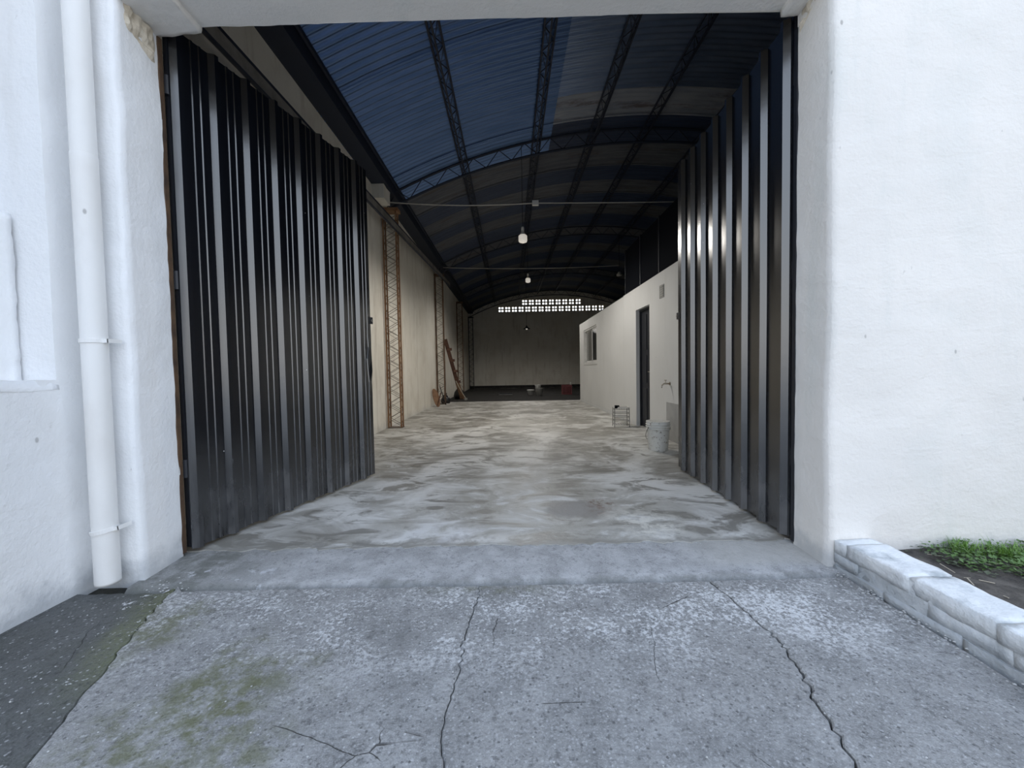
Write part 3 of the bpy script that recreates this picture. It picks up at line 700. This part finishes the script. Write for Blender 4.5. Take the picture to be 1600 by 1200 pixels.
def added_fill_spot(t, loc, power):       # spot added under a lamp that hangs unlit, to brighten the hall
    d = bpy.data.lights.new('added_fill_spot', 'SPOT'); d.energy = power; d.color = (1.0, .955, .89); d.shadow_soft_size = .2; d.spot_size = math.radians(174); d.spot_blend = .55
    o = bpy.data.objects.new('added_fill_spot', d); col.objects.link(o); o.parent = t; o.location = loc; return o
def bulb(name, label, x, y, ztop, s, ceil, power):
    t = thing(name, label, 'lamp', (x, y, ztop))
    MB().tube([(0, 0, 0), (0, 0, ceil-ztop)], .006, 6).build('cord', 'black_cord', t)
    MB().lathe([(.002, .02), (.024, .018), (.028, -.005), (.028, -.06*s), (.022, -.065*s)], 18).build('socket', 'lamp_white', t, True)
    MB().lathe([(.026, -.055*s), (.030, -.09*s), (.058*s, -.135*s), (.062*s, -.145*s)], 22).build('bulb_base', 'lamp_base', t, True)
    MB().lathe([(.064*s, -.142*s), (.088*s, -.165*s), (.090*s, -.26*s), (.080*s, -.285*s), (.045*s, -.30*s), (.002, -.302*s)], 24).build('bulb', 'bulb_glow', t, True)
    added_fill_spot(t, (0, 0, -.31*s), power)
    return t
bulb('hanging_bulb', 'large white LED bulb hanging near the gateway', .300, 7.72, 3.85, .95, roof_z(.3)-.05, 165)
bulb('hanging_bulb', 'smaller-looking white bulb hanging farther back under the second cable', .645, 12.9, 4.20, .9, roof_z(.645)-.05, 130)
t = thing('lamp_socket', 'pale lamp holder at the right end of the far cable', 'lamp', (3.63, 12.9, 4.16))
MB().tube([(0, 0, .06), (-.0, 0, roof_z(3.63)-.31-4.16)], .008, 6).build('cord', 'black_cord', t)
MB().lathe([(.002, .07), (.04, .065), (.055, .02), (.09, -.01), (.085, -.06), (.03, -.07), (.002, -.07)], 18).build('shade', 'lamp_base', t, True)
t = thing('pendant_lamp', 'dark conical pendant lamp hanging before the end wall', 'lamp', (.81, 18.1, 2.96))
MB().tube([(0, 0, .12), (0, 0, roof_z(.81)-.05-2.96)], .008, 6).build('cord', 'black_cord', t)
MB().lathe([(.02, .16), (.035, .12), (.05, .09), (.16, .01), (.165, .0), (.15, .005), (.03, .08)], 22).build('shade', 'dark_steel', t, True)
MB().lathe([(.03, .06), (.045, .01), (.03, -.03), (.002, -.035)], 14).build('bulb', 'bulb_glow', t, True)
added_fill_spot(t, (0, 0, -.05), 65)

# ------------------------------------------------------------------ things on the floor
t = thing('plastic_bucket', 'paint-stained white plastic bucket standing beside the right gate leaf', 'bucket', (1.955, 5.17, 0), .4)
MB().lathe([(.002, 0), (.120, 0), (.125, .006), (.146, .335), (.150, .345), (.150, .375), (.143, .375), (.138, .33), (.115, .02), (.002, .02)], 30).build('body', 'bucket', t, True)
for z in (.285, .315, .345): MB().lathe([(.141, z-.006), (.157, z-.004), (.157, z+.004), (.141, z+.006)], 30).build('rim_ring', 'bucket', t, True)
MB().lathe([(.001, .372), (.150, .372), (.155, .378), (.150, .386), (.135, .380), (.001, .378)], 30).build('lid', 'bucket', t, True)
MB().tube([(.158*math.cos(a), .158*math.sin(a)*.98, .315-.20*math.sin(a)) for a in [math.pi*i/14 for i in range(15)]], .004, 6).build('handle', 'wire', t)
t = thing('wire_rack', 'small grey wire rack by the office door with white thing on top', 'rack', (2.06, 7.28, 0), -.1)
W, D, Hh = .135, .11, .36
for sx in (-1, 1):
    for sy in (-1, 1): MB().tube([(sx*W, sy*D, 0), (sx*W*.96, sy*D*.96, Hh)], .006, 6).build('post', 'wire', t)
for z in (.05, .12, .19, .26, .33):
    MB().tube([(W, D, z), (-W, D, z), (-W, -D, z), (W, -D, z), (W, D, z)], .0045, 5).build('wire_ring', 'wire', t)
for z in (.05, .34):
    sh = MB()
    for i in range(7): sh.tube([(-W+2*W*i/6, -D, z), (-W+2*W*i/6, D, z)], .003, 5)
    sh.build('wire_shelf', 'wire', t)
t = thing('white_tray', 'white shallow tray lying on the wire rack', 'tray', (2.075, 7.26, .347), -.1)
MB().box(-.09, .12, -.09, .09, 0, .010).build('base', 'box_white', t); MB().box(-.09, .12, -.09, -.08, .01, .03).box(-.09, .12, .08, .09, .01, .03).box(-.09, -.08, -.08, .08, .01, .03).box(.11, .12, -.08, .08, .01, .03).build('rim', 'box_white', t)
tag(MB().grid_box(-.035, .035, -.03, .03, 0, .05, .012).rough(.01, 20).build('dark_sponge', 'black', None, True), 'small dark lump on the corner of the wire rack', 'sponge').location = (1.97, 7.22, .352)
# leaning timber and rubbish by the left wall
t = thing('wooden_board', 'orange-brown rounded wooden board leaning at the foot of the left wall', 'board', (-2.20, 11.95, 0))
g = MB(); pl = [(.105*math.cos(a)*(1 if math.cos(a) > 0 else .8), .29+.29*math.sin(a)) for a in [2*math.pi*i/18 for i in range(18)]]
g.prism(pl, -.02, .03); o = g.build('plank', 'wood_light', t); o.rotation_euler = (math.radians(-10), math.radians(-12), math.radians(25))
MB().bar((-.02, -.05, .05), (.09, -.03, .44), .03, .03).build('batten', 'wood', t)
t = thing('rubbish_bag', 'black crumpled bag on the floor behind the wooden board', 'bag', (-2.19, 13.25, 0))
MB().lathe([(.002, 0), (.12, .0), (.17, .07), (.15, .17), (.08, .25), (.03, .29), (.002, .29)], 16).rough(.035, 7).build('sack', 'bag', t, True)
MB().lathe([(.025, .28), (.03, .30), (.05, .34), (.002, .335)], 10).rough(.012, 15).build('knot', 'bag', t, True)
t = thing('timber_plank', 'long dark reddish plank with cleats leaning on the left wall', 'plank', (-1.86, 14.95, 0))
a, b = Vector((0, 0, .03)), Vector((-.42, -.95, 2.22))
MB().bar(a, b, .13, .05).build('plank', 'wood', t)
for q in (.30, .48, .66, .84):
    p = a.lerp(b, q); MB().box(p.x-.01, p.x+.13, p.y-.06, p.y+.06, p.z-.045, p.z+.045).build('cleat', 'wood', t)
MB().bar((.03, -.04, .02), (-.10, -.3, .62), .16, .04).build('lower_board', 'wood_light', t)
t = thing('broom', 'pale stick broom leaning against the reddish plank', 'broom', (-1.66, 14.55, 0))
MB().tube([(0, 0, .06), (-.16, -.05, .34), (-.34, -.1, .72)], .016, 7).build('handle', 'stick', t)
MB().box(-.03, .05, -.13, .13, 0, .075).build('brush_head', 'grey_plastic', t)
tag(MB().bar((-2.26, 12.60, .60), (-2.08, 12.62, .0), .022, .022).tube([(-2.26, 12.60, .60), (-2.27, 12.6, .66)], .008, 6).build('iron_bar', 'dark_steel'), 'thin dark iron bar leaning on the second lattice column', 'bar')
t = thing('rubbish_bag', 'dark bag slumped at the foot of the reddish plank', 'bag', (-2.0, 15.35, 0))
MB().lathe([(.002, 0), (.17, .0), (.22, .1), (.18, .26), (.09, .40), (.03, .44), (.002, .44)], 16).rough(.045, 6, 0, 1, 3).build('sack', 'bag', t, True)
MB().lathe([(.025, .42), (.035, .45), (.055, .50), (.002, .49)], 10).rough(.012, 15).build('knot', 'bag', t, True)
# far end
t = thing('plastic_tub', 'small white plastic tub on the dark ground at the far end', 'tub', (.875, 16.8, -.012))
MB().lathe([(.002, 0), (.10, 0), (.145, .22), (.16, .225), (.16, .24), (.14, .24), (.095, .02), (.002, .02)], 22).build('body', 'bucket', t, True)
MB().lathe([(.146, .205), (.168, .21), (.168, .225), (.146, .228)], 22).build('rim', 'bucket', t, True)
t = thing('paint_pail', 'grey paint pail at the far end with white pot on its lid', 'bucket', (1.20, 16.4, -.012))
MB().lathe([(.002, 0), (.13, 0), (.155, .30), (.162, .31), (.155, .32), (.002, .32)], 22).build('body', 'grey_plastic', t, True)
MB().tube([(.15, 0, .28), (.21, 0, .30), (.215, 0, .2), (.15, 0, .1)], .009, 6).build('handle', 'wire', t)
t = thing('white_pot', 'white pot standing on the grey paint pail', 'pot', (1.165, 16.4, .310))
MB().lathe([(.002, 0), (.115, 0), (.125, .12), (.13, .14), (.115, .14), (.105, .02), (.002, .02)], 22).build('body', 'bucket', t, True)
MB().lathe([(.122, .115), (.135, .12), (.135, .135), (.12, .138)], 22).build('rim', 'bucket', t, True)
t = thing('milk_crate', 'faded red plastic crate on the dark ground at the far end', 'crate', (2.44, 16.9, -.012))
for sy in (-1, 1):
    for i in range(5): MB().box(-.20+i*.09, -.16+i*.09, sy*.15-.01, sy*.15+.01, .04, .36).build('slat', 'red', t)
    MB().box(-.21, .21, sy*.15-.012, sy*.15+.012, .34, .42).build('top_rail', 'red', t); MB().box(-.21, .21, sy*.15-.012, sy*.15+.012, .0, .05).build('bottom_rail', 'red', t)
for sx in (-1, 1): MB().box(sx*.2-.01, sx*.2+.01, -.14, .14, .0, .42).build('side', 'red', t)
MB().box(-.2, .2, -.14, .14, 0, .02).build('base', 'red', t)
t = thing('white_tin', 'small white tin standing on the red crate', 'tin', (2.60, 16.76, .408))
MB().lathe([(.002, 0), (.05, 0), (.05, .11), (.053, .115), (.046, .115), (.044, .1), (.002, .1)], 16).build('can', 'lamp_white', t, True)
MB().lathe([(.051, .104), (.057, .107), (.057, .114), (.05, .118)], 16).build('rim', 'lamp_white', t, True)
t = thing('flat_tray', 'dark flat tray lying on the far ground', 'tray', (-.2, 17.3, 0.0))
MB().box(-.3, .3, -.2, .2, 0, .02).build('base', 'grey_plastic', t); MB().box(-.3, .3, -.2, -.18, .02, .07).box(-.3, .3, .18, .2, .02, .07).box(-.3, -.28, -.18, .18, .02, .07).box(.28, .3, -.18, .18, .02, .07).build('rim', 'bag', t)

# ------------------------------------------------------------------ planter on the right
kb = thing('planter_kerb', 'low whitewashed brick kerb beside the soil bed on the right', 'kerb', kind='structure')
KX0, KX1 = 1.765, 1.965
MB().grid_box(KX0+.006, KX1-.008, -1.5, YF, -.1, .132, .05, '-x+x-y+z').rough(.004, 6).build('mortar', 'white_paint_brick', kb, True)
for c, (z0, z1, o0) in enumerate(((-.06, .008, 0), (.011, .069, .16), (.072, .140, .05))):
    y = YF-.005-o0*.0
    first = True
    while y > -1.4:
        ln = (o0 if (first and o0) else .31)+random.uniform(-.03, .03); first = False
        st = .002+random.uniform(0, .006)
        MB().grid_box(KX0+random.uniform(-.004, .006)-(.004 if c == 0 else 0), KX1+random.uniform(-.006, .004), y-ln+st, y, z0, z1+random.uniform(-.003, .003), .028).rough(.007, 9, .004, 26, c+y).build('brick', 'white_paint_brick', kb, True)
        y -= ln
so = MB().grid_box(KX1-.03, 6.6, -1.5, YF+.02, -.1, .075, .05, '+z').rough(.014, 4, .010, 13).build('soil_bed', 'soil', None, True)
tag(so, 'dark soil bed behind the whitewashed kerb', 'soil', kind='structure')
def leaves(n, fn, mat, name, label, cat):
    g = MB()
    for i in range(n):
        x, y, z, s, el = fn(); az = random.uniform(0, 2*math.pi)
        d = Vector((math.cos(az)*math.cos(el), math.sin(az)*math.cos(el), math.sin(el))); sd = Vector((-math.sin(az), math.cos(az), 0))
        p = Vector((x, y, z)); wv = s*random.uniform(.25, .4)
        g.add([p, p+d*s*.5+sd*wv, p+d*s+Vector((0, 0, -s*.15)), p+d*s*.5-sd*wv], [(0, 1, 2, 3)])
    return tag(g.build(name, mat), label, cat, kind='stuff')
def weed_spot():
    while True:
        x = random.uniform(2.22, 3.9); y = random.uniform(1.2, 2.09)
        lim = 1.98-(x-2.2)*.33
        if y > lim-.1 and noise.noise(Vector((x*4, y*4, 1))) > -.28: return x, y
def f_weed():
    x, y = weed_spot(); h = .05+.05*max(0, noise.noise(Vector((x*5, y*5, 7)))); return x, y, .075+random.uniform(0, h), random.uniform(.012, .03), random.uniform(-.2, .9)
leaves(5200, f_weed, 'leaf', 'weeds', 'low green clover weeds growing along the foot of the facade', 'weeds')
def f_dull():
    x, y = weed_spot(); return x+random.gauss(0, .05), min(2.09, y+random.gauss(0, .05)), .075+random.uniform(0, .03), random.uniform(.015, .035), random.uniform(-.1, .6)
leaves(1700, f_dull, 'leaf3', 'dull_weeds', 'dull grey-green creeping weeds between the clover', 'weeds')
g = MB()
for cx, cy in ((2.62, 1.93), (2.70, 1.86), (2.80, 1.80), (2.55, 1.98), (2.9, 1.72), (2.40, 2.05), (3.1, 1.8)):
    for i in range(170):
        az = random.uniform(0, 6.28); L = random.uniform(.05, .11); x = cx+random.gauss(0, .035); y = min(2.09, cy+random.gauss(0, .035)); sp = random.uniform(.1, .9)
        p = Vector((x, y, .07)); d = Vector((math.cos(az)*sp, math.sin(az)*sp, 1)).normalized(); sd = Vector((-math.sin(az), math.cos(az), 0))*.0016
        q = p+d*L*.6; e = p+d*L+Vector((math.cos(az), math.sin(az), -.4))*L*.15
        g.add([p-sd, p+sd, q+sd, q-sd, e], [(0, 1, 2, 3), (3, 2, 4)])
tag(g.build('grass', 'leaf2'), 'bright green grass tufts among the weeds', 'grass', kind='stuff')
g = MB()
for i in range(60):
    x = random.uniform(2.0, 2.9); y = random.uniform(1.3, 2.05); L = random.uniform(.02, .08); az = random.uniform(0, 6.28); w = random.uniform(.002, .005)
    d = Vector((math.cos(az), math.sin(az), .05))*L; g.bar((x, y, .082), Vector((x, y, .086))+d, w, w*.7)
tag(g.build('twigs', 'stick'), 'pale dry twigs and chips scattered on the soil', 'twigs', kind='stuff')

# ------------------------------------------------------------------ street behind the viewer
tag(MB().box(-60, 60, -60, -1.5, -.3, -.06).build('floor_street', 'street'), 'pale paved street in front of the building', 'street', kind='structure')
